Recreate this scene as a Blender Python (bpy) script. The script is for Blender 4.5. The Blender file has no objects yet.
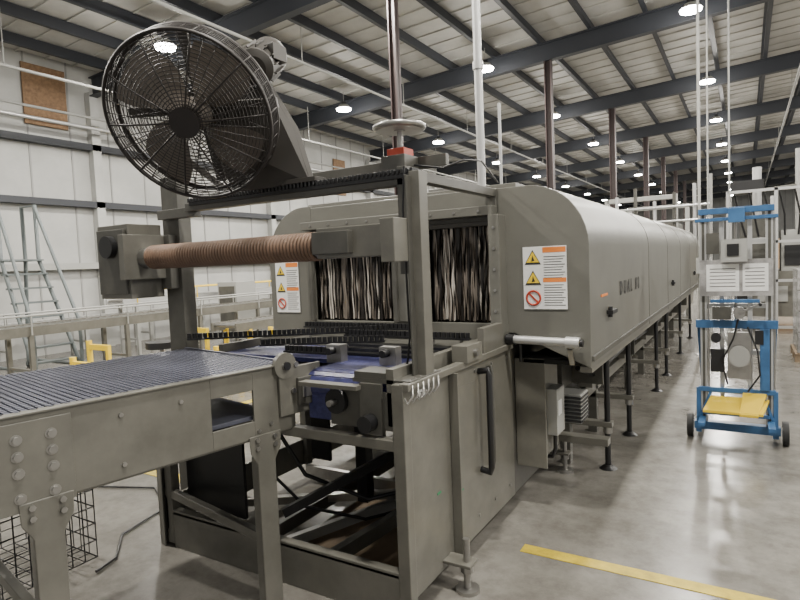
import bpy, math, random
from mathutils import Vector, Matrix
random.seed(7)
# ------------------------------------------------------------------ materials
def mat(name, col, rough=0.5, metal=0.0, nscale=0, namt=0.0, bump=0.0, emit=0, col2=None, spec=None, stretch=None):
    m=bpy.data.materials.new(name); m.use_nodes=True
    nt=m.node_tree; b=nt.nodes['Principled BSDF']
    b.inputs['Base Color'].default_value=(*col,1); b.inputs['Roughness'].default_value=rough
    b.inputs['Metallic'].default_value=metal
    if spec is not None: b.inputs['Specular IOR Level'].default_value=spec
    if emit:
        b.inputs['Emission Color'].default_value=(*col,1); b.inputs['Emission Strength'].default_value=emit
    if nscale:
        tc=nt.nodes.new('ShaderNodeTexCoord'); n=nt.nodes.new('ShaderNodeTexNoise')
        n.inputs['Scale'].default_value=nscale; n.inputs['Detail'].default_value=6; n.inputs['Roughness'].default_value=0.65
        mp=nt.nodes.new('ShaderNodeMapping')
        if stretch: mp.inputs['Scale'].default_value=stretch
        nt.links.new(tc.outputs['Object'],mp.inputs['Vector']); nt.links.new(mp.outputs['Vector'],n.inputs['Vector'])
        r=nt.nodes.new('ShaderNodeValToRGB')
        c2=col2 if col2 else tuple(max(0,c*(1-namt)) for c in col)
        r.color_ramp.elements[0].position=0.35; r.color_ramp.elements[1].position=0.65
        r.color_ramp.elements[0].color=(*c2,1); r.color_ramp.elements[1].color=(*col,1)
        nt.links.new(n.outputs['Fac'],r.inputs['Fac']); nt.links.new(r.outputs['Color'],b.inputs['Base Color'])
        if bump:
            bp=nt.nodes.new('ShaderNodeBump'); bp.inputs['Strength'].default_value=bump; bp.inputs['Distance'].default_value=0.01
            nt.links.new(n.outputs['Fac'],bp.inputs['Height']); nt.links.new(bp.outputs['Normal'],b.inputs['Normal'])
    return m
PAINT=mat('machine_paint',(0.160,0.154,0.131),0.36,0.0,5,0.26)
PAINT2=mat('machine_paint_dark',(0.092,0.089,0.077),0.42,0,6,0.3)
HOOD=mat('hood_paint',(0.148,0.145,0.126),0.36,0.0,3,0.16)
STEEL=mat('steel',(0.40,0.39,0.37),0.32,0.85,12,0.2)
ALU=mat('aluminium',(0.55,0.55,0.54),0.4,0.6)
BLACK=mat('black_plastic',(0.012,0.012,0.013),0.4)
DARK=mat('painted_shade',(0.01,0.01,0.01),0.8)  # near-black that stands in for shade inside the tunnel and under the hood
FANM=mat('fan_wire',(0.020,0.016,0.014),0.5,0.0)
BLADE=mat('fan_blade',(0.14,0.12,0.10),0.45,0.1)
MOTOR=mat('motor_paint',(0.045,0.041,0.036),0.5,0.1)
BELT=mat('belt_blue_grey',(0.088,0.093,0.125),0.42,0,9,0.3)
BELTB=mat('belt_base',(0.01,0.01,0.014),0.6)
BBELT=mat('belt_blue',(0.07,0.075,0.21),0.28,0,30,0.5)
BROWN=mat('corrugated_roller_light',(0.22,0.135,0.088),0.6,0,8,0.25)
BROWN2=mat('roller_groove_shade',(0.05,0.028,0.018),0.7)  # darker copy of the roller brown, paints shade into the grooves
COLM=mat('column_paint',(0.045,0.028,0.027),0.5)
BEAM=mat('beam_paint',(0.022,0.025,0.032),0.55)
ROOF=mat('roof_liner',(0.50,0.49,0.46),0.6,0.0,1.5,0.18)
WALL=mat('wall_panel_paint',(0.45,0.45,0.43),0.6,0,0.8,0.2)
WSEAM=mat('wall_seam',(0.28,0.28,0.27),0.6)
YEL=mat('yellow_paint',(0.60,0.45,0.04),0.5,0,9,0.4)
YELB=mat('yellow_bright',(0.8,0.56,0.03),0.45)
BLUE=mat('blue_paint',(0.05,0.15,0.33),0.4,0,7,0.3)
RED=mat('red_plastic',(0.45,0.05,0.02),0.45)
WHITE=mat('white_label',(0.8,0.8,0.78),0.5)
ORANGE=mat('label_orange',(0.75,0.22,0.04),0.5)
INK=mat('label_ink',(0.03,0.03,0.03),0.5)
RUB=mat('rubber',(0.02,0.02,0.02),0.7)
CURHI=mat('curtain_highlight',(0.62,0.57,0.50),0.3,0.2)  # pale strip colour stands in for highlights on the curtain
CURM=mat('curtain_brown',(0.20,0.17,0.14),0.3,0.1)
CURT=mat('curtain_dark',(0.02,0.016,0.013),0.3)
OSB=mat('osb_board',(0.25,0.15,0.08),0.8,0,14,0.4)
CARD=mat('cardboard',(0.33,0.22,0.13),0.8,0,4,0.2)
WRAP=mat('stretch_wrap',(0.42,0.41,0.40),0.18,0.1,9,0.5)
GREY=mat('light_grey_paint',(0.34,0.34,0.32),0.5)
LADM=mat('ladder_paint',(0.13,0.15,0.15),0.45)
WOOD=mat('pallet_wood',(0.30,0.22,0.14),0.8,0,5,0.3)
LENS=mat('led_lens',(1.0,0.97,0.92),0.5,emit=80)
GREEN=mat('green_label',(0.03,0.25,0.1),0.5)
def floor_mat():
    m=bpy.data.materials.new('concrete'); m.use_nodes=True; nt=m.node_tree; b=nt.nodes['Principled BSDF']
    tc=nt.nodes.new('ShaderNodeTexCoord')
    def noise(s,d,r=0.6):
        n=nt.nodes.new('ShaderNodeTexNoise'); n.inputs['Scale'].default_value=s; n.inputs['Detail'].default_value=d; n.inputs['Roughness'].default_value=r
        nt.links.new(tc.outputs['Object'],n.inputs['Vector']); return n
    n1=noise(0.9,8,0.7); n2=noise(6,10,0.75)
    r=nt.nodes.new('ShaderNodeValToRGB'); e=r.color_ramp.elements
    e[0].position=0.36; e[0].color=(0.13,0.122,0.107,1); e[1].position=0.66; e[1].color=(0.24,0.228,0.204,1)
    nt.links.new(n1.outputs['Fac'],r.inputs['Fac'])
    mx=nt.nodes.new('ShaderNodeMixRGB'); mx.blend_type='MULTIPLY'; mx.inputs['Fac'].default_value=0.5
    r2=nt.nodes.new('ShaderNodeValToRGB'); r2.color_ramp.elements[0].position=0.36; r2.color_ramp.elements[0].color=(0.5,0.49,0.47,1); r2.color_ramp.elements[1].position=0.56
    nt.links.new(n2.outputs['Fac'],r2.inputs['Fac'])
    nt.links.new(r.outputs['Color'],mx.inputs['Color1']); nt.links.new(r2.outputs['Color'],mx.inputs['Color2'])
    nt.links.new(mx.outputs['Color'],b.inputs['Base Color'])
    mr=nt.nodes.new('ShaderNodeMapRange'); mr.inputs['To Min'].default_value=0.12; mr.inputs['To Max'].default_value=0.34
    nt.links.new(n2.outputs['Fac'],mr.inputs['Value']); nt.links.new(mr.outputs['Result'],b.inputs['Roughness'])
    return m
FLOOR=floor_mat()
# ------------------------------------------------------------------ mesh builder
class B:
    def __init__(s,M=None): s.v=[];s.f=[];s.m=[];s.sm=[];s.mats=[];s.M=M
    def add(s,vs,fs,mt,smooth=False):
        o=len(s.v)
        for p in vs:
            p=Vector(p); s.v.append(tuple(s.M@p) if s.M else tuple(p))
        if mt not in s.mats: s.mats.append(mt)
        k=s.mats.index(mt)
        for f in fs: s.f.append([i+o for i in f]); s.m.append(k); s.sm.append(smooth)
        return s
    def box(s,x0,x1,y0,y1,z0,z1,mt):
        vs=[(x,y,z) for z in (z0,z1) for y in (y0,y1) for x in (x0,x1)]
        return s.add(vs,[(0,2,3,1),(4,5,7,6),(0,1,5,4),(1,3,7,5),(3,2,6,7),(2,0,4,6)],mt)
    def beam(s,p,q,w,h,mt,up=(0,0,1)):
        p=Vector(p);q=Vector(q);d=(q-p).normalized();up=Vector(up)
        a=d.cross(up)
        if a.length<1e-4: a=d.cross(Vector((1,0,0)))
        a.normalize(); c=a.cross(d); vs=[]
        for e in (p,q):
            for sx,sz in ((-1,-1),(1,-1),(1,1),(-1,1)): vs.append(e+a*sx*w/2+c*sz*h/2)
        return s.add(vs,[(0,1,2,3),(7,6,5,4),(0,4,5,1),(1,5,6,2),(2,6,7,3),(3,7,4,0)],mt)
    def lathe(s,p,axis,prof,mt,n=20,smooth=True,caps=True):
        p=Vector(p);ax=Vector(axis).normalized()
        a=ax.cross(Vector((0,0,1)))
        if a.length<1e-3: a=ax.cross(Vector((1,0,0)))
        a.normalize(); c=ax.cross(a); vs=[];fs=[]
        for t,r in prof:
            for i in range(n):
                th=2*math.pi*i/n; vs.append(p+ax*t+(a*math.cos(th)+c*math.sin(th))*r)
        for j in range(len(prof)-1):
            for i in range(n):
                k=(i+1)%n; fs.append((j*n+i,j*n+k,(j+1)*n+k,(j+1)*n+i))
        s.add(vs,fs,mt,smooth)
        if caps:
            o=len(prof)-1
            s.add(vs[:n],[tuple(range(n-1,-1,-1))],mt); s.add(vs[o*n:],[tuple(range(n))],mt)
        return s
    def cyl(s,p,q,r,mt,n=16,r2=None):
        p=Vector(p);q=Vector(q); return s.lathe(p,q-p,[(0,r),((q-p).length,r if r2 is None else r2)],mt,n)
    def tube(s,pts,r,mt,n=8,closed=False):
        pts=[Vector(p) for p in pts]; N=len(pts); vs=[];fs=[]; a=None
        for i in range(N):
            if closed: d=pts[(i+1)%N]-pts[i-1]
            else: d=pts[min(i+1,N-1)]-pts[max(i-1,0)]
            d.normalize()
            if a is None:
                a=d.cross(Vector((0,0,1)))
                if a.length<1e-3: a=d.cross(Vector((1,0,0)))
            a=(a-d*a.dot(d)).normalized(); c=d.cross(a)
            for k in range(n):
                th=2*math.pi*k/n; vs.append(pts[i]+(a*math.cos(th)+c*math.sin(th))*r)
        for i in range(N if closed else N-1):
            j=(i+1)%N
            for k in range(n):
                l=(k+1)%n; fs.append((i*n+k,j*n+k,j*n+l,i*n+l))
        s.add(vs,fs,mt,True)
        if not closed: s.add(vs[:n],[tuple(range(n))],mt); s.add(vs[-n:],[tuple(range(n-1,-1,-1))],mt)
        return s
    def ring(s,c,axis,R,r,mt,n=48,k=5):
        c=Vector(c);ax=Vector(axis).normalized();a=ax.orthogonal().normalized();b=ax.cross(a)
        return s.tube([c+(a*math.cos(2*math.pi*i/n)+b*math.sin(2*math.pi*i/n))*R for i in range(n)],r,mt,k,True)
    def prism(s,pts,vec,mt):
        n=len(pts);vec=Vector(vec);pts=[Vector(p) for p in pts]
        vs=pts+[p+vec for p in pts]
        fs=[tuple(range(n)),tuple(range(2*n-1,n-1,-1))]+[(i,i+n,(i+1)%n+n,(i+1)%n) for i in range(n)]
        return s.add(vs,fs,mt)
    def make(s,name,parent=None,bevel=0):
        me=bpy.data.meshes.new(name); me.from_pydata(s.v,[],s.f)
        for m in s.mats: me.materials.append(m)
        me.polygons.foreach_set('material_index',s.m); me.polygons.foreach_set('use_smooth',s.sm); me.update()
        import bmesh
        bm=bmesh.new(); bm.from_mesh(me); bmesh.ops.recalc_face_normals(bm,faces=bm.faces); bm.to_mesh(me); bm.free()
        o=bpy.data.objects.new(name,me); bpy.context.collection.objects.link(o)
        if parent: o.parent=parent
        if bevel:
            md=o.modifiers.new('bevel','BEVEL'); md.width=bevel; md.segments=2; md.limit_method='ANGLE'; md.angle_limit=math.radians(50)
        return o
def empty(name):
    o=bpy.data.objects.new(name,None); bpy.context.collection.objects.link(o); return o
def text(name,body,loc,rot,size,mt,parent,bold=0,spacing=1.0):
    c=bpy.data.curves.new(name,'FONT'); c.body=body; c.size=size; c.extrude=0.0005; c.offset=bold; c.materials.append(mt)
    c.align_x='CENTER'; c.align_y='CENTER'; c.space_character=spacing
    o=bpy.data.objects.new(name,c); o.location=loc; o.rotation_euler=rot; bpy.context.collection.objects.link(o); o.parent=parent; return o
# ------------------------------------------------------------------ camera
F=575.0; yaw=math.radians(31.1); pitch=math.radians(3.6); roll=math.radians(2.4)
fwd=Vector((-math.sin(yaw)*math.cos(pitch), math.cos(yaw)*math.cos(pitch), -math.sin(pitch)))
r0=Vector((math.cos(yaw), math.sin(yaw),0)); u0=r0.cross(fwd)
rt=r0*math.cos(roll)-u0*math.sin(roll); up=u0*math.cos(roll)+r0*math.sin(roll)
cd=bpy.data.cameras.new('camera'); cam=bpy.data.objects.new('camera',cd); bpy.context.collection.objects.link(cam)
M=Matrix((rt,up,-fwd)).transposed().to_4x4(); M.translation=Vector((0,0,1.65)); cam.matrix_world=M
cd.sensor_width=36; cd.lens=36*F/800; cd.clip_end=200
bpy.context.scene.camera=cam
# ------------------------------------------------------------------ building shell
B().box(-13.2,12,-6,66,-0.1,0,FLOOR).make('floor')
WX=-13.0
b=B().box(WX-0.15,WX,-6,66,0,6.6,WALL)
for i in range(80):
    y=-6+i*0.9; b.box(WX,WX+0.015,y,y+0.035,0,6.6,WSEAM)
b.make('wall_left')
b=B().box(-13.2,12,66,66.15,0,8.5,WALL)
for i in range(42): b.box(-13+i*0.6,-12.95+i*0.6,65.98,66,0,8,WSEAM)
b.make('wall_far')
def rz(x): return 5.75+0.055*(x-WX)     # rafter underside
def roofz(x): return rz(x)+0.68
b=B(); xa,xb=WX-0.2,12
b.prism([(xa,-6,roofz(xa)),(xb,-6,roofz(xb)),(xb,-6,roofz(xb)+0.08),(xa,-6,roofz(xa)+0.08)],(0,72.2,0),ROOF)
for i in range(120):
    y=-5.5+i*0.6
    b.beam((xa,y,roofz(xa)-0.01),(xb,y,roofz(xb)-0.01),0.04,0.04,ROOF)
b.make('ceiling')
for k,z in enumerate((1.9,3.3,4.6)):
    B().box(WX+0.02,WX+0.2,-6,66,z-0.07,z+0.07,BEAM if k else GREY).make('trim_%d'%(k+1))
rafY=[2.3+5.7*i for i in range(-1,11)]
for i,y in enumerate(rafY):
    b=B(); xs=[WX+0.2,12]
    p=(xs[0],y,rz(xs[0])); q=(xs[1],y,rz(xs[1]))
    dz=Vector((0,0,1)); hh=0.40
    b.beam(p,q,0.18,0.025,BEAM); b.beam(Vector(p)+dz*hh,Vector(q)+dz*hh,0.18,0.025,BEAM); b.beam(Vector(p)+dz*hh/2,Vector(q)+dz*hh/2,0.025,hh,BEAM)
    b.box(WX+0.02,WX+0.2,y-0.1,y+0.1,0,rz(WX)+0.1,WALL)
    b.make('roof_rafter')
b=B()
x=WX+0.8
while x<12:
    z=rz(x)+0.54
    b.box(x-0.015,x+0.015,-6,66,z-0.12,z+0.11,BEAM); b.box(x,x+0.08,-6,66,z-0.125,z-0.1,BEAM); b.box(x-0.07,x,-6,66,z+0.095,z+0.115,BEAM)
    x+=1.15
b.make('roof_purlins')
b=B()
for x,z in ((-10.8,5.3),(-7.6,5.75),(1.2,6.2)):
    b.cyl((x,-2,z),(x,60,z),0.03,GREY,8)
    for y in range(1,58,4): b.cyl((x,y+.2,z),(x,y+.2,rz(x)+0.4),0.01,GREY,6)
b.cyl((-12.5,-2,4.95),(-12.5,50,4.95),0.04,ALU,8); b.cyl((-12.4,-2,5.15),(-12.4,50,5.15),0.03,GREY,8)
b.make('sprinkler_pipes')
for (x,y,w) in ((-4.74,8.0,0.13),(-3.95,13.7,0.16),(-3.6,19.4,0.18),(-3.4,25.1,0.18),(-3.4,30.8,0.18),(-3.4,36.5,0.18),(-3.4,42.2,0.18)):
    b=B(); h=rz(x)
    b.box(x-w/2,x+w/2,y-0.01,y+0.01,0.02,h,COLM); b.box(x-w/2,x-w/2+0.02,y-w/2,y+w/2,0.02,h,COLM); b.box(x+w/2-0.02,x+w/2,y-w/2,y+w/2,0.02,h,COLM)
    b.box(x-0.16,x+0.16,y-0.16,y+0.16,0,0.02,COLM); b.make('steel_column')
for y,z0,z1,w in ((7.0,4.93,6.2,0.9),(17.5,4.3,5.6,0.7)):
    B().box(WX+0.02,WX+0.06,y-w/2,y+w/2,z0,z1,OSB).make('osb_wall_patch')
# lights
for X in (-9.3,-5.2,-0.9,3.6,8.0):
    for j in range(-1,10):
        Y=7.3+5.6*j
        z=rz(X)-0.08
        e=empty('high_bay_light')
        b=B(); b.cyl((X,Y,z+0.02),(X,Y,z+0.12),0.21,GREY,20,0.12); b.cyl((X,Y,z+0.12),(X,Y,z+0.2),0.07,BLACK,12)
        b.cyl((X,Y,z+0.2),(X,Y,rz(X)+0.4),0.008,GREY,6); b.make('housing',e)
        B().cyl((X,Y,z-0.02),(X,Y,z+0.02),0.19,LENS,20).make('lens',e)
        if j<=5:
            l=bpy.data.lights.new('lamp','AREA'); l.shape='DISK'; l.size=0.36; l.energy=290; l.color=(1.0,0.955,0.87)
            o=bpy.data.objects.new('lamp',l); o.location=(X,Y,z-0.03); bpy.context.collection.objects.link(o); o.parent=e
            l=bpy.data.lights.new('lamp_side_glow','POINT'); l.shadow_soft_size=0.15; l.energy=85; l.color=(1.0,0.955,0.87)
            o=bpy.data.objects.new('lamp_side_glow',l); o.location=(X,Y,z-0.2); bpy.context.collection.objects.link(o); o.parent=e
w=bpy.data.worlds.new('world'); bpy.context.scene.world=w; w.use_nodes=True
w.node_tree.nodes['Background'].inputs[0].default_value=(1.0,0.98,0.94,1); w.node_tree.nodes['Background'].inputs[1].default_value=0.6
# floor lines
B().box(-1.1,4.5,3.02,3.11,0.0,0.003,YEL).make('yellow_floor_line')
B().box(-5.3,-3.5,2.88,3.0,0.0,0.003,YEL).make('yellow_floor_line')
B().box(-5.42,-5.3,-2,12,0.0,0.003,YEL).make('yellow_floor_line')
# ------------------------------------------------------------------ heat tunnel
T=empty('shrink_wrap_tunnel')
YH=3.5; YE=12.95; XR=-1.31; YF=2.16
def arc(cx,cz,rx,rzz,a0,a1,n=8):
    return [(cx+rx*math.cos(math.radians(a0+(a1-a0)*i/n)), cz+rzz*math.sin(math.radians(a0+(a1-a0)*i/n))) for i in range(n+1)]
outer=[(-0.79,0.98)]+arc(-1.16,1.72,0.37,0.38,0,90,10)+arc(-2.95,1.72,0.37,0.40,90,180,10)+[(-3.32,0.98)]
def shell(pts,y0,y1,th,mt,name):
    b=B(); n=len(pts); inner=[]
    cx=-2.05
    for x,z in pts: inner.append((x+(th if x<cx else -th), z-(th if z>1.75 else 0)))
    vs=[(x,y0,z) for x,z in pts]+[(x,y1,z) for x,z in pts]+[(x,y0,z) for x,z in inner]+[(x,y1,z) for x,z in inner]
    fs=[]
    for i in range(n-1):
        fs+= [(i,i+1,n+i+1,n+i),(2*n+i,3*n+i,3*n+i+1,2*n+i+1),(i,2*n+i,2*n+i+1,i+1),(n+i,n+i+1,3*n+i+1,3*n+i)]
    fs+=[(0,n,3*n,2*n),(n-1,3*n-1,4*n-1,2*n-1)]
    b.add(vs,fs,mt,False)
    o=b.make(name,T)
    for p in o.data.polygons: p.use_smooth=True
    md=o.modifiers.new('es','EDGE_SPLIT'); md.split_angle=math.radians(25)
    return o
shell(outer,YH+0.005,YE,0.03,HOOD,'hood_shell')
b=B()
rp=[(-1.36,1.18),(-1.26,1.18),(-0.79,0.98)]+arc(-1.16,1.72,0.37,0.38,0,90,10)+[(-1.36,2.10)]
b.prism([(x,YH-0.02,z) for x,z in rp],(0,0.03,0),HOOD)
lp=[(-2.87,2.12)]+arc(-2.95,1.72,0.37,0.40,90,180,10)+[(-3.32,0.98),(-2.87,1.12)]
b.prism([(x,YH-0.02,z) for x,z in lp],(0,0.03,0),HOOD)
b.box(-2.87,-1.36,YH-0.02,YH+0.01,1.88,2.105,HOOD)
b.box(-2.87,-1.36,YH-0.02,YH+0.01,1.10,1.24,HOOD)
b.box(-2.12,-1.86,YH-0.03,YH+0.01,1.24,1.9,HOOD)
b.make('front_panel',T,0.004)
B().prism([(x,YE-0.02,z) for x,z in outer],(0,0.03,0),HOOD).make('rear_panel',T)
b=B()
for x0,x1 in ((-1.86,-1.36),(-2.87,-2.12)):
    b.box(x0-0.02,x0+0.015,YH-0.06,YH-0.02,1.24,1.89,PAINT2); b.box(x1-0.015,x1+0.02,YH-0.06,YH-0.02,1.24,1.89,PAINT2); b.box(x0-0.02,x1+0.02,YH-0.06,YH-0.02,1.87,1.9,PAINT2)
b.box(-1.37,-1.30,YH-0.14,YH-0.02,1.10,1.93,HOOD)
b.box(-2.9,-1.35,YH-0.12,YH-0.02,1.93,1.99,HOOD)
b.box(-1.95,-1.25,YH+0.05,YH+0.75,2.09,2.135,HOOD); b.box(-2.95,-2.05,YH+0.05,YH+0.75,2.1,2.14,HOOD)
b.beam((-1.9,YH+0.1,2.15),(-1.5,YH+0.1,2.15),0.02,0.02,STEEL)
for i in range(6): b.cyl((-1.335,YH-0.145,1.2+i*0.13),(-1.335,YH-0.137,1.2+i*0.13),0.009,STEEL,8)
for i in range(9): b.cyl((-2.8+i*0.17,YH-0.125,1.96),(-2.8+i*0.17,YH-0.117,1.96),0.008,STEEL,8)
b.make('opening_frame',T,0.004)
b=B()
for y in (5.9,7.45,9.0,10.6,12.1):
    pts=[(x+(0.001 if x>-2 else -0.001),z+(0.001 if z>1.75 else 0)) for x,z in outer]
    b.tube([(x,y,z) for x,z in pts],0.0022,HOOD,4)
b.box(-0.80,-0.775,YH,YE,1.02,1.05,PAINT2); b.box(-0.86,-0.79,YH,YE,0.95,0.985,PAINT)
for y in (3.95,7.8,11.3): b.box(-0.79,-0.75,y,y+0.16,1.26,1.285,BLACK); b.cyl((-0.77,y+0.02,1.24),(-0.77,y+0.02,1.31),0.015,BLACK,8)
b.make('hood_trim',T)
# curtains
b=B()
for x0,x1 in ((-1.84,-1.38),(-2.85,-2.14)):
    for layer in (0,1):
        x=x0
        while x<x1-0.006:
            wd=random.uniform(0.008,0.015); y=YH+0.02+layer*0.05+random.uniform(-0.015,0.015); a=random.uniform(-0.9,0.9); ph=random.uniform(0,6)
            vs=[];fs=[]; n=16
            zb=1.25+random.uniform(-0.005,0.01)
            amp=random.uniform(0.4,1.2)
            for i in range(n+1):
                z=1.88-(1.88-zb)*i/n; aa=a+amp*math.sin(ph+i*0.7); sx=0.004*math.sin(ph*2+i*0.8)
                dx=math.cos(aa)*wd/2; dy=math.sin(aa)*wd/2
                vs+=[(x+wd/2+sx-dx,y-dy,z),(x+wd/2+sx+dx,y+dy,z)]
            for i in range(n): fs.append((2*i,2*i+1,2*i+3,2*i+2))
            rr=random.random()
            b.add(vs,fs,(CURT if rr<0.38 else CURHI if rr<0.72 else CURM) if layer==0 else CURT,True)
            x+=wd*0.95
b.make('strip_curtain',T)
b=B().box(-2.9,-1.36,YH+0.2,YH+0.22,1.1,2.0,DARK); b.make('tunnel_shade_sheet',T)  # added near-black sheet, stands for the dark inside behind the strips
# decals
def warning(x0,z0,w,h,parent,nm):
    b=B(); y=YH-0.024
    b.box(x0,x0+w,y-0.002,y,z0,z0+h,WHITE)
    g=w*0.46
    b.box(x0+g,x0+w-0.004,y-0.003,y-0.002,z0+h*0.9,z0+h*0.985,ORANGE); b.box(x0+g,x0+w-0.004,y-0.003,y-0.002,z0+h*0.43,z0+h*0.5,ORANGE)
    for i in range(9):
        zz=z0+h*(0.84-i*0.042)
        b.box(x0+g+0.006,x0+w-0.01-0.01*(i%3),y-0.003,y-0.002,zz-0.004,zz,INK)
        zz=z0+h*(0.39-i*0.04)
        b.box(x0+g+0.006,x0+w-0.01-0.01*((i+1)%3),y-0.003,y-0.002,zz-0.004,zz,INK)
    cx=x0+g*0.5
    for k in (0.83,0.5):
        s=w*0.19; cz=z0+h*k
        b.prism([(cx-s,y-0.0025,cz-s*0.85),(cx+s,y-0.0025,cz-s*0.85),(cx,y-0.0025,cz+s*0.9)],(0,-0.001,0),INK)
        s*=0.8; b.prism([(cx-s,y-0.0035,cz-s*0.75),(cx+s,y-0.0035,cz-s*0.75),(cx,y-0.0035,cz+s*0.85)],(0,-0.001,0),YELB)
        b.prism([(cx-s*.2,y-0.005,cz-s*0.6),(cx+s*.3,y-0.005,cz-s*0.5),(cx,y-0.005,cz+s*0.3)],(0,-0.0005,0),INK)
    cz=z0+h*0.18; b.ring((cx,y-0.003,cz),(0,1,0),w*0.16,w*0.025,RED,24,5); b.beam((cx-w*.1,y-0.004,cz+w*.1),(cx+w*.1,y-0.004,cz-w*.1),0.004,w*.04,RED)
    b.make(nm,parent)
warning(-1.19,1.335,0.27,0.385,T,'warning_label_1')
warning(-3.26,1.30,0.24,0.40,T,'warning_label_2')
text('model_text','DUAL 80',(-0.785,4.85,1.40),(math.pi/2,0,math.pi/2),0.14,INK,T,0.003,1.8)
B().box(-0.79,-0.786,3.78,3.98,1.385,1.40,ORANGE).make('side_label',T)
# base
b=B()
b.box(XR-0.02,XR,YF,2.62,0.1,1.10,PAINT); b.box(XR-0.02,XR,2.635,3.55,0.1,1.08,PAINT)
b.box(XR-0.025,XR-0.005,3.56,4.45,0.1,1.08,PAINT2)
b.box(XR-0.06,XR+0.002,YF-0.002,YF+0.06,0.02,1.11,PAINT)
b.box(-3.02,-2.96,YF,YF+0.06,0.02,0.82,PAINT)
b.box(-2.96,XR-0.06,YF,YF+0.012,0.0,0.22,PAINT)
b.box(-2.96,XR-0.06,YF,YF+0.05,0.20,0.23,PAINT)
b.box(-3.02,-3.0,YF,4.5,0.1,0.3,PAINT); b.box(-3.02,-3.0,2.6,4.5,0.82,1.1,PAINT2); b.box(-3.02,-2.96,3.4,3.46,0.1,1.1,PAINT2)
b.box(-2.96,XR-0.02,YF,YF+0.05,0.80,0.85,PAINT)
b.box(-2.4,XR-0.02,YF+0.35,YF+0.40,0.66,0.70,PAINT)
b.box(XR-0.02,XR+0.03,YF+0.0,3.5,1.08,1.115,PAINT)
b.make('base_frame',T,0.004)
b=B()
b.box(-2.94,-2.45,YF+0.10,YF+0.12,0.23,0.80,BLACK)
b.box(-2.45,-2.3,YF+0.7,YF+0.72,0.4,0.85,BLACK)
b.beam((-2.9,2.6,0.12),(-1.5,3.5,0.12),0.05,0.05,STEEL); b.beam((-2.4,2.3,0.1),(-2.4,4.2,0.1),0.05,0.08,PAINT2); b.beam((-1.9,2.3,0.1),(-1.7,4.2,0.1),0.05,0.08,PAINT2)
b.box(-2.3,-1.6,2.5,4.2,0.01,0.03,WOOD); b.beam((-2.3,2.4,0.06),(-1.7,4.0,0.06),0.04,0.06,GREY)
b.box(-2.9,-1.4,3.3,3.34,0.06,0.14,STEEL); b.box(-2.2,-2.12,3.0,3.08,0.1,0.85,BLACK); b.box(-1.6,-1.5,3.4,3.5,0.1,0.9,PAINT2)
b.beam((-2.2,2.3,0.3),(-1.4,3.3,0.75),0.03,0.05,BLACK)
b.tube([(-2.3,2.35,0.8),(-2.2,2.5,0.45),(-1.9,2.7,0.28),(-1.6,2.9,0.35),(-1.4,3.0,0.6)],0.012,BLACK)
b.tube([(-2.6,2.5,0.5),(-2.3,2.6,0.2),(-2.0,2.8,0.1),(-1.7,3.2,0.12)],0.01,BLACK)
b.box(-1.45,-1.35,2.3,2.5,0.1,0.14,BLACK)
b.make('under_frame',T)
b=B()
b.box(-3.0,-1.25,4.5,YE-0.1,0.6,1.0,PAINT2); b.box(-1.25,-0.82,YH+0.1,YE-0.05,0.97,1.0,DARK)  # second box: hood underside, its shade put in as near-black colour
b.box(-1.25,-1.2,4.5,YE-0.1,0.40,0.5,PAINT); b.box(-1.25,-1.2,4.5,YE-0.1,0.80,0.86,PAINT)
y=4.5
while y<YE-0.5:
    b.box(-1.25,-1.0,y+0.3,y+0.34,0.6,0.97,PAINT2); b.box(-1.25,-1.13,y+0.5,y+0.85,0.52,0.78,PAINT); y+=1.55
b.tube([(-1.1,4.4,0.8),(-1.08,4.8,0.68),(-1.1,5.4,0.66),(-1.08,6.4,0.7),(-1.1,8,0.66),(-1.1,11,0.68)],0.02,BLACK)
for y in (4.55,5.5,7.4,8.4,10.3,12.2):
    b.cyl((-0.92,y,0.03),(-0.92,y,0.98),0.022,BLACK,10); b.cyl((-0.92,y,0.0),(-0.92,y,0.03),0.07,BLACK,14,0.03)
    b.cyl((-0.92,y,0.28),(-0.92,y,0.33),0.035,STEEL,8)
    b.box(-1.3,-0.88,y-0.04,y+0.04,0.33,0.37,PAINT)
    b.box(-1.28,-1.2,y-0.04,y+0.04,0.0,0.45,PAINT2)
    b.cyl((-3.0,y,0.0),(-3.0,y,0.6),0.03,PAINT2,10)
b.make('tunnel_body',T,0.003)
b=B()
for x,y in ((-1.2,2.53),(-1.2,4.35)):
    b.cyl((x,y,0),(x,y,0.02),0.06,STEEL,16); b.cyl((x,y,0.02),(x,y,0.27),0.018,STEEL,12); b.cyl((x,y,0.10),(x,y,0.135),0.033,STEEL,6)
    b.box(XR,x+0.04,y-0.05,y+0.05,0.14,0.155,PAINT)
b.box(-1.3,-0.85,4.2,4.3,0.28,0.33,PAINT)
b.make('leveling_feet',T,0.002)
b=B()
b.tube([(XR,3.0,1.02),(XR+0.06,3.0,1.03),(XR+0.065,3.0,1.0),(XR+0.065,3.0,0.47),(XR+0.06,3.0,0.44),(XR,3.0,0.45)],0.019,BLACK,8)
b.tube([(XR,3.12,1.02),(XR+0.03,3.12,1.03),(XR+0.035,3.12,1.0),(XR+0.035,3.12,0.47),(XR+0.03,3.12,0.44),(XR,3.12,0.45)],0.01,PAINT2,8)
b.box(XR,XR+0.004,2.7,2.95,0.60,0.98,PAINT)
b.box(XR,XR+0.003,2.72,2.75,0.42,0.43,GREEN); b.box(XR,XR+0.003,2.66,2.69,0.98,1.02,WHITE)
b.box(XR+0.002,XR+0.005,2.3,2.36,1.02,1.06,WHITE); b.box(XR,XR+0.003,2.45,2.49,0.5,0.512,GREEN)
for y in (2.7,2.95,3.2,3.45):
    for z in (0.2,1.03): b.cyl((XR,y,z),(XR+0.006,y,z),0.01,STEEL,8)
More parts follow.
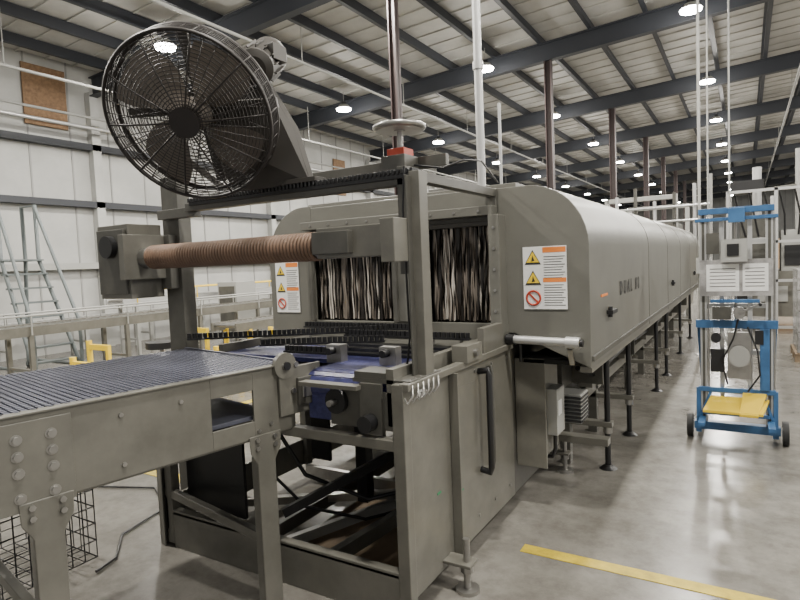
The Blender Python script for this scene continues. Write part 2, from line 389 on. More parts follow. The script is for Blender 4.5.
b.box(XR,XR+0.05,2.62,2.635,0.1,1.08,PAINT)
b.make('side_panel_fittings',T,0.002)
b=B()
b.box(XR,XR+0.16,3.62,4.02,0.32,0.98,PAINT); b.box(XR+0.16,XR+0.17,3.65,3.99,0.35,0.95,PAINT)
b.box(XR,XR+0.20,3.60,3.62,0.28,1.0,PAINT)
b.box(XR+0.17,XR+0.24,3.72,3.9,0.47,0.78,GREY)
b.box(XR+0.24,XR+0.245,3.74,3.82,0.6,0.7,WHITE)
b.tube([(XR+0.2,3.8,0.47),(XR+0.2,3.8,0.36),(XR+0.18,3.8,0.3),(XR+0.05,3.8,0.28)],0.014,BLACK)
b.cyl((XR+0.05,3.585,0.98),(XR+0.05,3.585,1.1),0.012,BLACK,8)
b.make('control_box',T,0.004)
b=B(); b.box(XR+0.17,XR+0.34,3.95,4.15,0.50,0.70,GREY)
for i in range(7): b.box(XR+0.165,XR+0.345,3.93,3.95,0.51+i*0.027,0.525+i*0.027,BLACK)
for i in range(7): b.box(XR+0.34,XR+0.348,3.95,4.14,0.51+i*0.027,0.525+i*0.027,BLACK)
b.make('transformer_box',T,0.003)
b=B()
b.cyl((-1.25,3.42,1.15),(-0.86,3.42,1.14),0.026,ALU,20); b.cyl((-1.29,3.42,1.15),(-1.24,3.42,1.15),0.034,BLACK,12); b.cyl((-0.92,3.42,1.141),(-0.84,3.42,1.139),0.036,ALU,12); b.cyl((-0.84,3.42,1.139),(-0.82,3.42,1.139),0.022,BLACK,12)
b.beam((-0.9,3.42,1.1),(-0.9,3.48,1.0),0.03,0.02,STEEL)
b.make('air_cylinder',T,0.002)
# transfer section on top
b=B()
b.box(-2.93,XR-0.02,3.0,3.5,1.08,1.13,PAINT2)
for i in range(46):
    y=2.32+i*0.025
    b.box(-1.93 if y<2.55 else -2.9,-1.42,y,y+0.021,1.10,1.125,BBELT)
for i in range(9):
    a=math.radians(90+ i*20); cy=2.32; cz=1.045; r=0.08
    p=(-1.93,cy+r*math.cos(a),cz+r*math.sin(a)); q=(-1.42,p[1],p[2])
    b.beam(p,q,0.012,0.026,BBELT,up=(0,-math.sin(a),math.cos(a)))
for i in range(4):
    x=-1.9+i*0.125; b.cyl((x,2.32,1.045),(x+0.02,2.32,1.045),0.072,BLACK,16)
b.box(-1.93,-1.42,2.25,2.27,0.88,1.0,BBELT)
b.box(-2.9,-1.42,2.38,3.4,0.95,0.97,BBELT)
b.box(-1.42,-1.38,2.2,3.4,0.9,1.17,PAINT); b.box(-2.98,-2.94,2.6,3.4,0.9,1.17,PAINT)
b.make('transfer_belt',T,0.002)
b=B()
def chain(p,q,mt=BLACK):
    p=Vector(p);q=Vector(q);L=(q-p).length;k=int(L/0.032)
    b.beam(p-Vector((0,0,0.02)),q-Vector((0,0,0.02)),0.035,0.012,mt)
    for i in range(k):
        c=p+(q-p)*(i+0.5)/k; b.cyl(c-Vector((0,0,0.015)),c+Vector((0,0,0.018)),0.0145,mt,8)
chain((-2.95,2.75,1.22),(-2.1,3.3,1.22)); chain((-3.1,2.45,1.24),(-2.95,2.75,1.22)); chain((-2.6,2.6,1.2),(-1.9,2.95,1.2))
chain((-2.35,3.15,1.2),(-1.42,3.15,1.2)); chain((-2.9,3.38,1.22),(-1.9,3.38,1.22)); chain((-2.35,2.55,1.18),(-2.0,2.55,1.18))
for x in (-2.7,-2.3,-1.7,-1.5): b.cyl((x,3.2,1.1),(x,3.2,1.19),0.012,STEEL,8); b.box(x-0.03,x+0.03,3.17,3.23,1.17,1.185,BLACK)
for x in (-1.95,-1.6): 
    b.box(x-0.05,x+0.05,2.5,2.56,1.12,1.22,STEEL); b.cyl((x,2.45,1.19),(x,2.62,1.19),0.02,BLACK,10)
for y in (2.7,2.85,3.0): b.box(-2.3,-1.5,y,y+0.05,1.13,1.145,BLACK)
b.make('chain_guides',T)
b=B()
b.box(-1.75,-1.36,2.2,2.215,0.88,1.06,PAINT2); b.cyl((-1.7,2.17,1.0),(-1.7,2.2,1.0),0.06,BLACK,20); b.cyl((-1.7,2.12,1.0),(-1.7,2.2,1.0),0.015,STEEL,10)
b.cyl((-1.50,2.12,0.92),(-1.50,2.2,0.92),0.04,BLACK,16); b.box(-1.56,-1.44,2.18,2.2,0.86,1.1,PAINT2); b.box(-1.9,-1.55,2.14,2.2,1.07,1.09,PAINT)
b.box(XR-0.3,XR+0.02,2.2,2.5,1.10,1.12,PAINT2)
b.box(-1.60,-1.42,2.2,2.34,1.12,1.15,PAINT2)
b.box(XR-0.04,XR+0.05,2.75,2.95,1.11,1.2,PAINT); b.box(XR-0.02,XR+0.02,3.05,3.35,1.11,1.26,PAINT)
b.cyl((XR+0.05,2.85,1.155),(XR+0.07,2.85,1.155),0.02,STEEL,10)
for i in range(6):
    y=2.18+i*0.05; b.tube([(XR,y+0.05,1.12),(XR+0.03,y+0.02,1.10),(XR+0.045,y-0.01,1.06),(XR+0.03,y-0.03,1.03),(XR+0.01,y-0.02,1.05)],0.005,STEEL,6)
b.make('bearing_brackets',T,0.002)
# gantry
b=B()
b.box(XR-0.04,XR+0.015,2.36,2.44,1.1,2.08,PAINT); b.box(XR-0.04,XR-0.03,2.32,2.48,1.1,2.06,PAINT2)
b.box(XR-0.14,XR-0.09,2.42,2.47,1.6,2.12,PAINT2)
b.box(-3.0,XR,2.42,2.48,2.03,2.08,PAINT2)
for i in range(62): b.box(-2.95+i*0.026,-2.937+i*0.026,2.40,2.50,2.08,2.105,BLACK)
b.box(-2.95,-1.35,2.41,2.49,2.06,2.085,BLACK)
b.box(-2.4,-1.3,2.66,2.70,2.14,2.2,PAINT2); b.box(-1.42,-1.36,2.44,3.5,2.05,2.10,PAINT2)
b.cyl((-1.53,2.6,2.1),(-1.53,2.6,2.36),0.014,STEEL,10); b.box(-1.58,-1.48,2.55,2.65,2.2,2.24,RED); b.box(-1.6,-1.46,2.52,2.68,2.1,2.2,PAINT2)
b.box(-3.33,-3.17,2.50,2.60,0.0,2.28,PAINT2); b.box(-3.3,-2.95,2.44,2.5,2.0,2.06,PAINT2)
b.tube([(-1.36,2.34,2.1),(-1.37,2.33,1.9),(-1.36,2.33,1.3),(-1.4,2.36,1.15)],0.006,BLACK,6)
b.tube([(-1.45,2.6,2.15),(-1.30,2.62,2.12),(-1.22,2.7,2.16),(-1.25,3.0,2.2),(-1.35,3.5,2.14)],0.006,BLACK,6)
b.make('gantry_frame',T,0.003)
b=B(); b.ring((-1.53,2.6,2.35),(0,0,1),0.125,0.014,STEEL,32,8); b.cyl((-1.53,2.6,2.33),(-1.53,2.6,2.37),0.03,STEEL,14); b.cyl((-1.53,2.6,2.335),(-1.53,2.6,2.34),0.12,STEEL,28)
b.make('hand_wheel',T)
L=1.32; k=58; rx=-3.17
b=B()
for i in range(k):
    t=i*L/k; w=L/k
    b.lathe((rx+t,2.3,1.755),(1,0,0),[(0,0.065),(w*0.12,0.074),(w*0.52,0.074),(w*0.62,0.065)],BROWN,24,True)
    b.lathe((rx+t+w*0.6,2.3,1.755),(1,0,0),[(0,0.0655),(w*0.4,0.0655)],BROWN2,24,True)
b.make('corrugated_roller',T)
b=B()
b.box(-3.62,-3.3,2.22,2.46,1.50,1.97,PAINT); b.box(-3.60,-3.32,2.20,2.22,1.53,1.94,PAINT2); b.box(-3.3,-3.25,2.15,2.45,1.62,1.9,PAINT)
b.box(-3.5,-3.2,2.44,2.52,1.55,1.9,PAINT2)
b.cyl((-3.25,2.3,1.755),(-3.17,2.3,1.755),0.062,STEEL,16); b.cyl((-3.45,2.16,1.83),(-3.45,2.2,1.83),0.07,BLACK,20)
b.cyl((-1.85,2.3,1.755),(-1.80,2.3,1.755),0.062,STEEL,16)
b.box(-1.82,-1.40,2.24,2.36,1.69,1.84,PAINT); b.box(-1.42,-1.345,2.2,2.44,1.66,1.86,PAINT); b.box(-1.82,-1.6,2.2,2.24,1.71,1.82,PAINT2)
b.make('roller_mounts',T,0.004)
for x,y,r,mt in ((-1.5,3.6,0.027,ALU),(-1.42,3.75,0.010,ALU)):
    b=B(); top=rz(x)+0.5 if r>0.02 else 2.7
    b.cyl((x,y,2.1),(x,y,top),r,mt,12); b.cyl((x,y,2.1),(x,y,2.13),r*2.2,mt,12); b.cyl((x,y,2.9),(x,y,2.95),r*1.3,mt,12) if r>0.02 else None
    b.make('drop_pipe')
# ------------------------------------------------------------------ infeed conveyor
C=empty('infeed_conveyor')
Mc=Matrix.Translation((-1.972,2.18,0))@Matrix.Rotation(math.radians(-10.95),4,'Z')
b=B(Mc); L=3.9; W=1.06
b.box(-W,0,-L,-0.02,1.12,1.165,BELTB)
rows=int(L/0.027); cols=30; cw=(W-0.04)/cols
for j in range(rows):
    y=-0.02-j*0.027
    off=(j%2)*cw/2
    for i in range(cols):
        x=-W+0.02+i*cw+off*0.8
        x1=x+cw*0.7
        b.box(x,min(x1,-0.01),y-0.019,y,1.16,1.18,BELT)
for i in range(8):
    a=math.radians(90-i*20); p=(-W+0.02,-0.02+0.05*math.cos(a),1.13+0.05*math.sin(a)); q=(-0.02,p[1],p[2]); b.beam(p,q,0.014,0.018,BELT,up=(0,-math.sin(a),math.cos(a)))
b.make('modular_belt',C)
b=B(Mc)
def plate(x0,x1):
    hy0,hy1,hz0,hz1=-0.46,-0.24,0.93,1.08
    b.box(x0,x1,-L,hy0,0.845,1.172,PAINT); b.box(x0,x1,hy1,-0.0,0.845,1.172,PAINT)
    b.box(x0,x1,hy0,hy1,0.845,hz0,PAINT); b.box(x0,x1,hy0,hy1,hz1,1.172,PAINT)
plate(-0.004,0.010); plate(-W-0.012,-W)
b.box(-0.03,0.02,-L,-0.02,1.172,1.18,PAINT)
b.box(-0.05,0.0,-L,-0.02,0.835,0.847,PAINT); b.box(-W,0,-1.4,-1.3,0.86,0.92,PAINT2)
b.box(-W,-0.02,-L,-0.1,0.93,0.95,BELT)
b.box(0.01,0.016,-1.32,-1.03,0.83,1.15,PAINT)
b.make('side_frames',C,0.002)
b=B(Mc)
for t in (1.1,1.21):
    for z in (1.09,1.03,0.97,0.88): b.cyl((0.014,-t,z),(0.026,-t,z),0.014,STEEL,6); b.cyl((0.014,-t,z),(0.018,-t,z),0.02,STEEL,14)
for t,z in ((0.15,0.9),(0.22,0.88),(0.6,1.1),(0.85,1.1),(0.85,0.9)): b.cyl((0.01,-t,z),(0.018,-t,z),0.01,STEEL,6)
b.box(0.012,0.03,-0.10,0.16,0.92,1.16,PAINT); b.cyl((0.008,-0.06,1.17),(0.034,-0.06,1.17),0.065,PAINT,24)
b.box(0.03,0.05,0.0,0.12,0.96,1.10,PAINT2); b.box(0.05,0.06,0.02,0.10,1.0,1.06,STEEL)
for y,z in ((0.0,1.17),(-0.07,1.17),(0.02,0.97),(0.12,0.97),(0.13,1.12),(-0.02,1.04)): b.cyl((0.03,y,z),(0.042,y,z),0.014,STEEL,8)
b.cyl((0.03,-0.06,1.17),(0.05,-0.06,1.17),0.02,BLACK,12)
b.make('end_bearing_plate',C,0.003)
b=B(Mc)
def leg(y,x,s):
    pts=[(x,y-0.09,0.86),(x,y+0.09,0.86),(x,y+0.085,0.78),(x,y+0.05,0.72),(x,y+0.05,0.0),(x,y-0.05,0.0),(x,y-0.05,0.72),(x,y-0.085,0.78)]
    b.prism(pts,(0.008*s,0,0),PAINT); b.box(min(x,x-0.05*s),max(x,x-0.05*s),y-0.05,y-0.042,0.0,0.75,PAINT); b.box(min(x,x-0.05*s),max(x,x-0.05*s),y+0.042,y+0.05,0.0,0.75,PAINT)
    for z in (0.80,0.84): b.cyl((x,y-0.05,z),(x+0.02*s,y-0.05,z),0.012,STEEL,6); b.cyl((x,y+0.05,z),(x+0.02*s,y+0.05,z),0.012,STEEL,6)
for y in (-0.19,-1.13,-2.7): leg(y,0.012,1); leg(y,-W-0.014,-1); b.box(-W,0,y-0.02,y+0.02,0.30,0.35,PAINT)
b.box(-W-0.05,-W,-0.15,0.35,0.10,0.15,PAINT)
b.make('legs',C,0.003)
b=B(); x0,x1,y0,y1=-3.9,-3.25,1.35,1.85
for z in (0.02,0.12,0.22,0.32,0.42,0.47): b.tube([(x0,y0,z),(x1,y0,z),(x1,y1,z),(x0,y1,z)],0.005 if z<0.45 else 0.009,BLACK,5,True)
for i in range(9):
    x=x0+(x1-x0)*i/8; b.tube([(x,y0,0.47),(x,y0,0.02),(x,y1,0.02),(x,y1,0.47)],0.004,BLACK,5)
for i in range(1,7):
    y=y0+(y1-y0)*i/7; b.tube([(x0,y,0.47),(x0,y,0.02),(x1,y,0.02),(x1,y,0.47)],0.004,BLACK,5)
b.make('wire_basket')
b=B(); b.tube([(-3.1,1.75,0.015),(-3.15,1.9,0.012),(-3.4,2.1,0.012),(-3.5,2.5,0.012),(-3.9,2.7,0.012),(-4.4,2.5,0.012)],0.008,BLACK); b.make('power_cable')
# ------------------------------------------------------------------ fan
FN=empty('drum_fan')
nrm=Vector((0.373,-0.778,-0.505)).normalized()
zc=nrm; xc=Vector((0,0,1)).cross(zc).normalized(); yc=zc.cross(xc)
Mf=Matrix((xc,yc,zc)).transposed().to_4x4(); Mf.translation=Vector((-2.36,1.985,2.425))
R=0.41
b=B(Mf)
def zf(r): return 0.10-0.045*(r/R)**2
for i in range(1,25):
    r=R*i/24; b.ring((0,0,zf(r)),(0,0,1),r,0.0023 if i<24 else 0.010,FANM,56,4)
for i in range(40):
    a=2*math.pi*i/40; b.tube([(math.cos(a)*r,math.sin(a)*r,zf(r)+0.003) for r in (0.07,0.2,0.3,R)]+[(math.cos(a)*(R+0.005),math.sin(a)*(R+0.005),-0.07)],0.0024 if i%4 else 0.005,FANM,4)
b.cyl((0,0,0.092),(0,0,0.11),0.075,FANM,24)
for i in range(5): b.ring((0,0,0.035-i*0.022),(0,0,1),R+0.003,0.0028,FANM,56,4)
b.ring((0,0,-0.07),(0,0,1),R,0.012,FANM,56,6)
for i in range(3,22):
    r=R*i/22; b.ring((0,0,-0.14+0.07*(r/R)**2),(0,0,1),r,0.0023,FANM,48,4)
for i in range(20):
    a=2*math.pi*i/20; b.tube([(math.cos(a)*r,math.sin(a)*r,-0.14+0.07*(r/R)**2) for r in (0.08,0.2,0.3,R)],0.003,FANM,4)
b.make('wire_guard',FN)
b=B(Mf)
for k in range(4):
    a0=math.radians(35+90*k); vs=[];fs=[]; nr=7; na=6
    for i in range(nr):
        r=0.07+ (R*0.9-0.07)*i/(nr-1); half=math.radians(22+10*math.sin(i/(nr-1)*math.pi))*(0.7 if i==0 else 1)
        for j in range(na):
            t=j/(na-1)*2-1; a=a0+t*half+0.25*i/(nr-1); vs.append((r*math.cos(a),r*math.sin(a),-0.02+0.05*t*(1-0.35*i/nr)))
    for i in range(nr-1):
        for j in range(na-1): fs.append((i*na+j,i*na+j+1,(i+1)*na+j+1,(i+1)*na+j))
    b.add(vs,fs,BLADE,True)
b.cyl((0,0,-0.05),(0,0,0.05),0.085,BLADE,24,0.06)
b.make('blades',FN)
b=B(Mf)
b.cyl((0,0,-0.23),(0,0,-0.05),0.05,MOTOR,16); b.cyl((0,0,-0.27),(0,0,-0.12),0.10,MOTOR,24)
b.beam((-0.40,0,-0.15),(0.40,0,-0.15),0.05,0.02,MOTOR); b.beam((0,-0.40,-0.15),(0,0.40,-0.15),0.05,0.02,MOTOR)
b.make('hub_motor',FN)
b=B()
mc=Vector((-2.20,2.33,2.75)); ax=-nrm
b.lathe(mc-ax*0.15,ax,[(0,0.06),(0.02,0.095),(0.22,0.095),(0.24,0.10),(0.31,0.10),(0.33,0.06)],MOTOR,20)
for i in range(14):
    a=2*math.pi*i/14; o1=ax.orthogonal().normalized(); o2=ax.cross(o1); d=o1*math.cos(a)+o2*math.sin(a)
    b.beam(mc+d*0.10-ax*0.11,mc+d*0.10+ax*0.06,0.006,0.02,MOTOR,up=d)
b.box(mc.x+0.02,mc.x+0.13,mc.y-0.05,mc.y+0.05,mc.z-0.02,mc.z+0.06,MOTOR)
b.prism([(-2.42,2.2,2.70),(-2.20,2.30,2.70),(-2.08,2.42,2.40),(-2.0,2.44,2.10),(-2.5,2.36,2.10),(-2.55,2.22,2.4)],(0.01,0.03,0.0),MOTOR)
b.box(-2.32,-1.94,2.40,2.50,2.105,2.13,MOTOR); b.beam((-2.6,2.44,2.1),(-2.75,2.25,2.3),0.05,0.03,MOTOR)
b.make('motor_and_mount',FN,0.002)
# ------------------------------------------------------------------ material lift
Lf=empty('material_lift')
y=5.7
ML=Matrix.Translation((-0.075,0,0))@Matrix.Diagonal((0.87,1,1,1))@Matrix.Translation((0.08,0,0))
b=B(ML)
for x in (-0.36,0.2):
    b.box(x-0.03,x+0.03,y-0.03,y+0.05,0.08,2.0,ALU); b.box(x-0.012,x+0.012,y-0.034,y-0.03,0.1,1.98,PAINT2)
    b.box(x+0.035,x+0.05,y-0.02,y+0.04,0.3,1.9,STEEL)
for x in (-0.2,0.04): b.box(x-0.02,x+0.02,y+0.0,y+0.06,0.2,1.9,ALU)
for z in (0.4,0.75,1.15,1.7): b.box(-0.36,0.2,y+0.01,y+0.04,z,z+0.04,ALU)
b.beam((-0.2,y-0.05,0.5),(0.04,y-0.05,0.95),0.02,0.025,ALU); b.beam((0.04,y-0.05,0.5),(-0.2,y-0.05,0.95),0.02,0.025,ALU)
b.make('mast_rails',Lf,0.002)
b=B(ML)
b.box(-0.45,0.29,y-0.06,y+0.02,0.08,0.15,BLUE); b.box(-0.43,0.27,y-0.05,y-0.03,0.98,1.05,BLUE); b.box(-0.43,0.27,y-0.05,y+0.0,1.90,1.93,BLUE)
b.box(-0.40,0.24,y-0.06,y+0.02,1.96,2.01,BLUE); b.box(-0.14,0.0,y-0.1,y-0.03,1.88,2.0,BLUE)
for x in (-0.41,0.25): b.box(x-0.025,x+0.025,y-0.05,y+0.75,0.05,0.11,BLUE); b.box(x-0.02,x+0.02,y-0.05,y-0.02,0.1,0.45,BLUE)
b.box(-0.41,0.25,y-0.055,y-0.02,0.42,0.46,BLUE); b.beam((-0.41,y-0.04,0.15),(-0.3,y-0.04,0.42),0.025,0.025,BLUE); b.beam((0.25,y-0.04,0.15),(0.14,y-0.04,0.42),0.025,0.025,BLUE)
b.box(-0.40,-0.34,y-0.3,y-0.05,0.17,0.2,BLUE); b.box(0.18,0.24,y-0.3,y-0.05,0.17,0.2,BLUE)
b.box(-0.3,0.12,y-0.06,y-0.035,1.20,1.23,BLUE)
for x in (-0.41,0.25): b.beam((x,y+0.7,0.1),(x,y+0.02,1.0),0.025,0.025,BLUE)
b.box(-0.36,0.2,y-0.07,y-0.03,0.22,0.25,BLUE); b.box(0.12,0.2,y-0.07,y-0.05,0.46,0.98,BLUE)
b.make('blue_frame',Lf,0.003)
b=B(ML)
for x in (-0.49,0.33): b.cyl((x-0.025,y-0.02,0.10),(x+0.025,y-0.02,0.10),0.10,RUB,24); b.cyl((x-0.028,y-0.02,0.10),(x+0.028,y-0.02,0.10),0.05,GREY,16)
for x in (-0.41,0.25): b.cyl((x-0.02,y+0.7,0.03),(x+0.02,y+0.7,0.03),0.03,RUB,14)
b.make('wheels',Lf)
b=B(ML)
b.prism([(-0.36,y-0.25,0.28),(0.14,y-0.25,0.28),(0.2,y-0.02,0.36),(-0.3,y-0.02,0.36)],(0,0,0.02),YELB)
b.prism([(-0.05,y-0.26,0.27),(0.1,y-0.26,0.27),(0.18,y-0.04,0.42),(-0.02,y-0.04,0.42)],(0,0,0.02),YELB)
b.make('yellow_platform',Lf)
b=B(ML); b.box(-0.39,0.23,y-0.075,y-0.06,1.26,1.57,WRAP); b.box(-0.33,-0.05,y-0.078,y-0.075,1.3,1.53,WHITE); b.box(-0.02,0.19,y-0.078,y-0.075,1.3,1.53,WHITE)
for i in range(6):
    b.box(-0.3,-0.08,y-0.08,y-0.078,1.34+i*0.03,1.345+i*0.03,INK); b.box(0.0,0.16,y-0.08,y-0.078,1.34+i*0.03,1.345+i*0.03,INK)
b.box(-0.2,0.02,y-0.14,y-0.08,1.55,1.74,GREY); b.box(-0.15,-0.05,y-0.15,y-0.14,1.6,1.7,BLACK)
b.box(-0.33,-0.22,y-0.08,y-0.04,1.62,1.8,PAINT2)
b.make('document_pouch',Lf)
b=B(ML); b.cyl((-0.05,y-0.12,0.75),(-0.05,y-0.09,0.75),0.09,GREY,28); b.cyl((-0.05,y-0.15,1.12),(-0.05,y-0.03,1.12),0.05,STEEL,18); b.beam((-0.05,y-0.15,1.12),(0.12,y-0.17,1.2),0.02,0.02,STEEL); b.cyl((0.12,y-0.17,1.2),(0.12,y-0.26,1.2),0.014,BLACK,10)
b.tube([(-0.05,y-0.1,1.1),(-0.1,y-0.12,0.9),(-0.2,y-0.1,0.7),(-0.15,y-0.08,0.5)],0.008,BLACK); b.box(-0.15,0.05,y-0.07,y-0.03,0.55,0.95,STEEL)
b.tube([(0.02,y-0.1,1.0),(0.1,y-0.12,0.8),(0.12,y-0.12,0.6),(0.02,y-0.1,0.45)],0.008,BLACK); b.box(-0.3,-0.18,y-0.07,y-0.03,0.6,0.8,BLACK); b.box(0.08,0.15,y-0.08,y-0.03,0.85,0.97,BLACK)
b.box(-0.28,-0.12,y-0.1,y-0.05,1.06,1.17,PAINT2); b.cyl((-0.25,y-0.1,0.9),(-0.25,y-0.04,0.9),0.045,BLACK,14)
b.cyl((-0.08,y,0.55),(-0.08,y,1.9),0.012,STEEL,8)
b.make('winch',Lf,0.002)
# ------------------------------------------------------------------ rolling ladder
Ld=empty('rolling_ladder')
b=B()
cx,cy=-10.7,5.2
for s in (-0.38,0.38):
    b.tube([(cx+0.9,cy+s,0.05),(cx-0.1,cy+s*0.8,2.0),(cx-0.1,cy+s*0.8,2.95),(cx-0.55,cy+s*0.8,2.95),(cx-0.55,cy+s*0.8,2.0)],0.035,LADM,8)
    b.tube([(cx-0.9,cy+s,0.05),(cx-0.55,cy+s*0.8,2.0)],0.035,LADM,8); b.tube([(cx+0.9,cy+s,0.15),(cx-0.9,cy+s,0.15)],0.03,LADM,8)
    b.tube([(cx+0.9,cy+s,0.9),(cx-0.1,cy+s*0.8,2.9)],0.03,LADM,8)
    b.tube([(cx+0.9,cy+s,0.1),(cx+0.9,cy+s,0.9)],0.03,LADM,8)
    for xx in (0.9,-0.9): b.cyl((cx+xx,cy+s-0.02,0.06),(cx+xx,cy+s+0.02,0.06),0.06,RUB,14)
for i in range(8):
    t=(i+1)/8; x=cx+0.9-1.0*t; z=0.05+1.95*t; b.box(x-0.1,x+0.1,cy-0.34,cy+0.34,z-0.03,z,LADM)
b.box(cx-0.55,cx-0.1,cy-0.32,cy+0.32,1.97,2.0,LADM)
b.make('ladder_frame',Ld)
# ------------------------------------------------------------------ background conveyors
def bgconv(x0,x1,y0,y1,z,legm=GREY,rail=True,side=ALU,railm=ALU):
    e=empty('roller_conveyor'); b=B()
    b.box(x0,x0+0.04,y0,y1,z-0.12,z+0.02,side); b.box(x1-0.04,x1,y0,y1,z-0.12,z+0.02,side)
    n=int((y1-y0)/0.12)
    for i in range(n): y=y0+0.06+i*0.12; b.cyl((x0+0.04,y,z-0.02),(x1-0.04,y,z-0.02),0.025,STEEL,8)
    y=y0+0.3
    while y<y1:
        for x in (x0+0.02,x1-0.02): b.box(x-0.03,x+0.03,y-0.03,y+0.03,0,z-0.1,legm)
        b.box(x0,x1,y-0.02,y+0.02,0.3,0.34,legm)
        if rail:
            for x in (x0-0.03,x1+0.03): b.cyl((x,y,z-0.1),(x,y,z+0.2),0.012,railm,6)
        y+=1.5
    if rail:
        for x in (x0-0.03,x1+0.03): b.cyl((x,y0,z+0.18),(x,y1,z+0.18),0.015,railm,6)
    b.make('frame_and_rollers',e)
bgconv(-9.5,-8.8,1.0,20,0.95,PAINT,True,PAINT,GREY); bgconv(-11.3,-10.7,7,26,1.15,GREY,True,ALU,YELB); bgconv(-7.6,-7.0,6.5,15,0.78,YELB,False,PAINT); bgconv(-6.2,-5.6,8,22,1.0,PAINT,True,PAINT,GREY)
bgconv(-12.3,-11.7,2,22,0.8,GREY,True,ALU,GREY)
def guard(x,y,h=0.55):
    b=B(); b.cyl((x,y,0),(x,y,h),0.04,YELB,14); b.box(x-0.1,x+0.1,y-0.1,y+0.1,0,0.02,YELB); b.box(x,x+0.5,y-0.025,y+0.025,h-0.13,h-0.05,YELB); b.box(x+0.44,x+0.5,y-0.025,y+0.025,0,h-0.13,YELB); b.make('yellow_guard_rail')
for x,y,h in ((-8.5,3.4,0.7),(-8.4,4.9,0.7),(-7.6,4.2,0.6),(-8.3,6.6,0.75),(-6.7,5.8,0.55),(-6.75,7.0,0.7),(-8.4,9.0,0.9)): guard(x,y,h)
b=B(); x,y=-6.3,4.6
b.cyl((x,y,0.72),(x,y,0.80),0.19,BLACK,20); b.cyl((x,y,0.12),(x,y,0.72),0.03,STEEL,10)
for i in range(5):
    a=i*2*math.pi/5; b.beam((x,y,0.12),(x+0.27*math.cos(a),y+0.27*math.sin(a),0.07),0.03,0.03,BLACK); b.cyl((x+0.27*math.cos(a)-0.015,y+0.27*math.sin(a),0.035),(x+0.27*math.cos(a)+0.015,y+0.27*math.sin(a),0.035),0.035,RUB,10)
b.make('round_stool')
e=empty('work_table'); b=B()
b.box(-5.3,-4.4,7.3,8.9,0.9,0.94,GREY)
for x in (-5.25,-4.45):
    for y in (7.35,8.85): b.box(x-0.03,x+0.03,y-0.03,y+0.03,0,0.9,PAINT2)
b.box(-5.3,-4.4,7.3,8.9,0.3,0.33,PAINT2); b.box(-5.2,-4.8,7.6,8.0,0.94,1.2,PAINT2); b.box(-4.9,-4.5,8.3,8.7,0.94,1.1,CARD); b.make('table_frame',e,0.005)
for x,y,w,h,mt in ((-10.15,9.5,0.6,1.4,GREY),(-8.2,11,0.7,1.5,PAINT2),(-6.7,17.2,0.8,1.7,BLUE),(-5.0,12.8,0.8,1.6,PAINT),(-4.4,10.1,0.5,1.2,PAINT2)):
    b=B(); b.box(x-w/2,x+w/2,y-w/2,y+w/2,0.1,h,mt); b.box(x-w/2+0.05,x+w/2-0.05,y-w/2-0.01,y-w/2,0.2,h-0.1,GREY if mt!=GREY else PAINT2)
    for sx in (-1,1):
        for sy in (-1,1): b.cyl((x+sx*w*.4,y+sy*w*.4,0),(x+sx*w*.4,y+sy*w*.4,0.1),0.03,BLACK,8)
    b.box(x+w*0.3,x+w*0.36,y-w/2-0.03,y-w/2-0.01,h*0.5,h*0.6,BLACK); b.make('electrical_cabinet',None,0.01)
def pallet(x,y,n,mt):
    e=empty('wrapped_pallet_load'); b=B()
    for i in range(7): b.box(x-0.6+i*0.18,x-0.5+i*0.18,y-0.5,y+0.5,0.11,0.13,WOOD)
    for yy in (-0.45,0,0.45): b.box(x-0.6,x+0.6,y+yy-0.04,y+yy+0.04,0,0.11,WOOD)
    b.make('pallet',e); b=B()
    for k in range(n):
        for i in range(3):
            for j in range(2):
                b.box(x-0.57+i*0.385,x-0.19+i*0.385,y-0.48+j*0.49,y-0.01+j*0.49,0.135+k*0.3,0.43+k*0.3,mt)
    b.make('cartons',e,0.01)
pallet(1.2,10.4,4,WRAP); pallet(2.7,11.4,5,CARD); pallet(2.3,13.0,5,WRAP); pallet(3.8,13.2,5,WRAP); pallet(1.2,21,6,CARD); pallet(2.8,21,5,WRAP)
e=empty('case_packer'); b=B()
for x in (-0.3,0.5,1.3):
    for y in (13.2,15.2): b.box(x-0.03,x+0.03,y-0.03,y+0.03,0,2.8,ALU)
for z in (0.1,1.0,1.75,2.75): b.box(-0.3,1.3,13.17,13.23,z,z+0.05,ALU); b.box(-0.33,-0.27,13.2,15.2,z,z+0.05,ALU)
b.box(-0.2,1.2,13.5,15.0,0.3,1.2,PAINT); b.box(-0.1,0.5,13.6,14.8,1.2,2.3,PAINT2); b.box(0.6,1.1,13.6,14.4,1.2,2.0,GREY); b.box(0.65,1.05,13.57,13.6,1.3,1.7,BLACK)
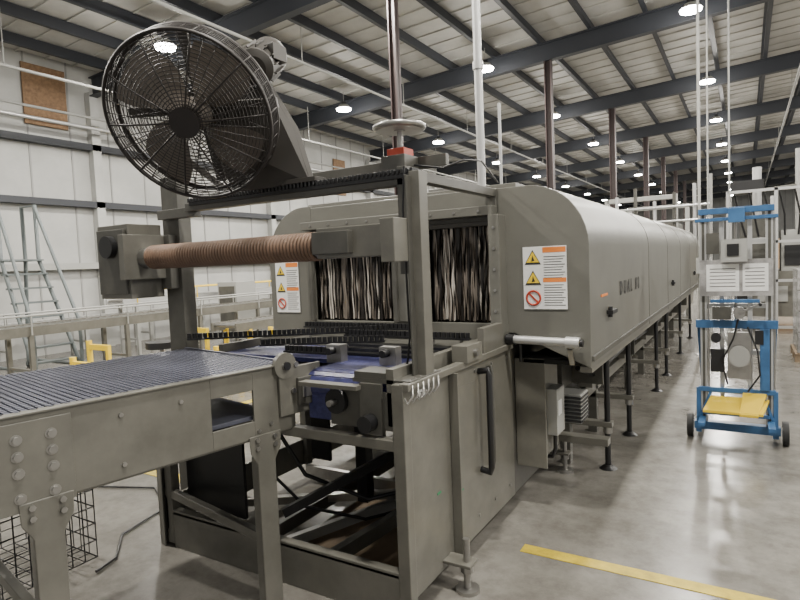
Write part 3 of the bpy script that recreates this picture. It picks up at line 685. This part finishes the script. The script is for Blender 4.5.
b.box(-0.15,0.1,13.45,13.5,0.5,1.0,BLACK); b.box(0.2,0.7,13.46,13.5,0.6,0.9,GREY); b.cyl((0.2,13.9,2.3),(0.2,13.9,3.3),0.08,ALU,12); b.box(-0.25,0.3,13.3,13.4,2.8,3.0,BLACK)
b.cyl((0.9,14.0,2.0),(0.9,14.0,3.6),0.05,GREY,12); b.cyl((-0.2,14.0,2.8),(1.2,14.0,2.9),0.04,PAINT2,10)
for i in range(6): b.tube([(-0.2+i*0.25,13.4,2.8),(-0.1+i*0.25,13.5,2.3),(0.0+i*0.22,13.6,1.9)],0.018,BLACK)
b.make('frame',e)
e=empty('packaging_machine'); b=B()
b.box(-2.8,-1.2,13.6,17.0,0.3,1.1,PAINT); b.box(-2.6,-1.3,14.0,15.5,1.1,2.3,PAINT); b.box(-1.29,-1.27,14.2,15.2,1.2,2.0,BLACK)
for x in (-2.7,-1.3):
    for y in (13.8,16.8): b.box(x-0.05,x+0.05,y-0.05,y+0.05,0,2.9,GREY)
b.box(-2.7,-1.3,13.75,13.85,2.8,2.9,GREY); b.box(-2.7,-1.3,16.75,16.85,2.8,2.9,GREY)
for z in (2.3,2.6): b.cyl((-3.0,13.3,z),(-0.6,13.3,z),0.025,ALU,8)
b.cyl((-0.6,13.3,0),(-0.6,13.3,3.2),0.03,GREY,8)
for i in range(6): b.cyl((-2.8+i*0.38,13.4,1.1),(-2.8+i*0.38,13.4,2.75+0.15*(i%3)),0.035,ALU if i%2 else PAINT2,8)
b.make('body',e,0.01)
bgconv(-2.5,-1.7,17.5,34,1.0)
bgconv(0.75,1.4,6.9,9.4,0.85,PAINT2,False,PAINT)
for x,y,r in ((-0.62,10.2,0.022),(-0.5,10.2,0.012),(-0.22,10.6,0.013),(2.6,19,0.03)):
    b=B()
    b.cyl((x,y,0),(x,y,rz(x)+0.4),r,GREY,8); b.box(x-0.05,x+0.05,y-0.05,y+0.05,0,0.02,ALU); b.box(x-0.05,x+0.05,y-0.05,y,1.3,1.55,GREY); b.make('conduit_post')
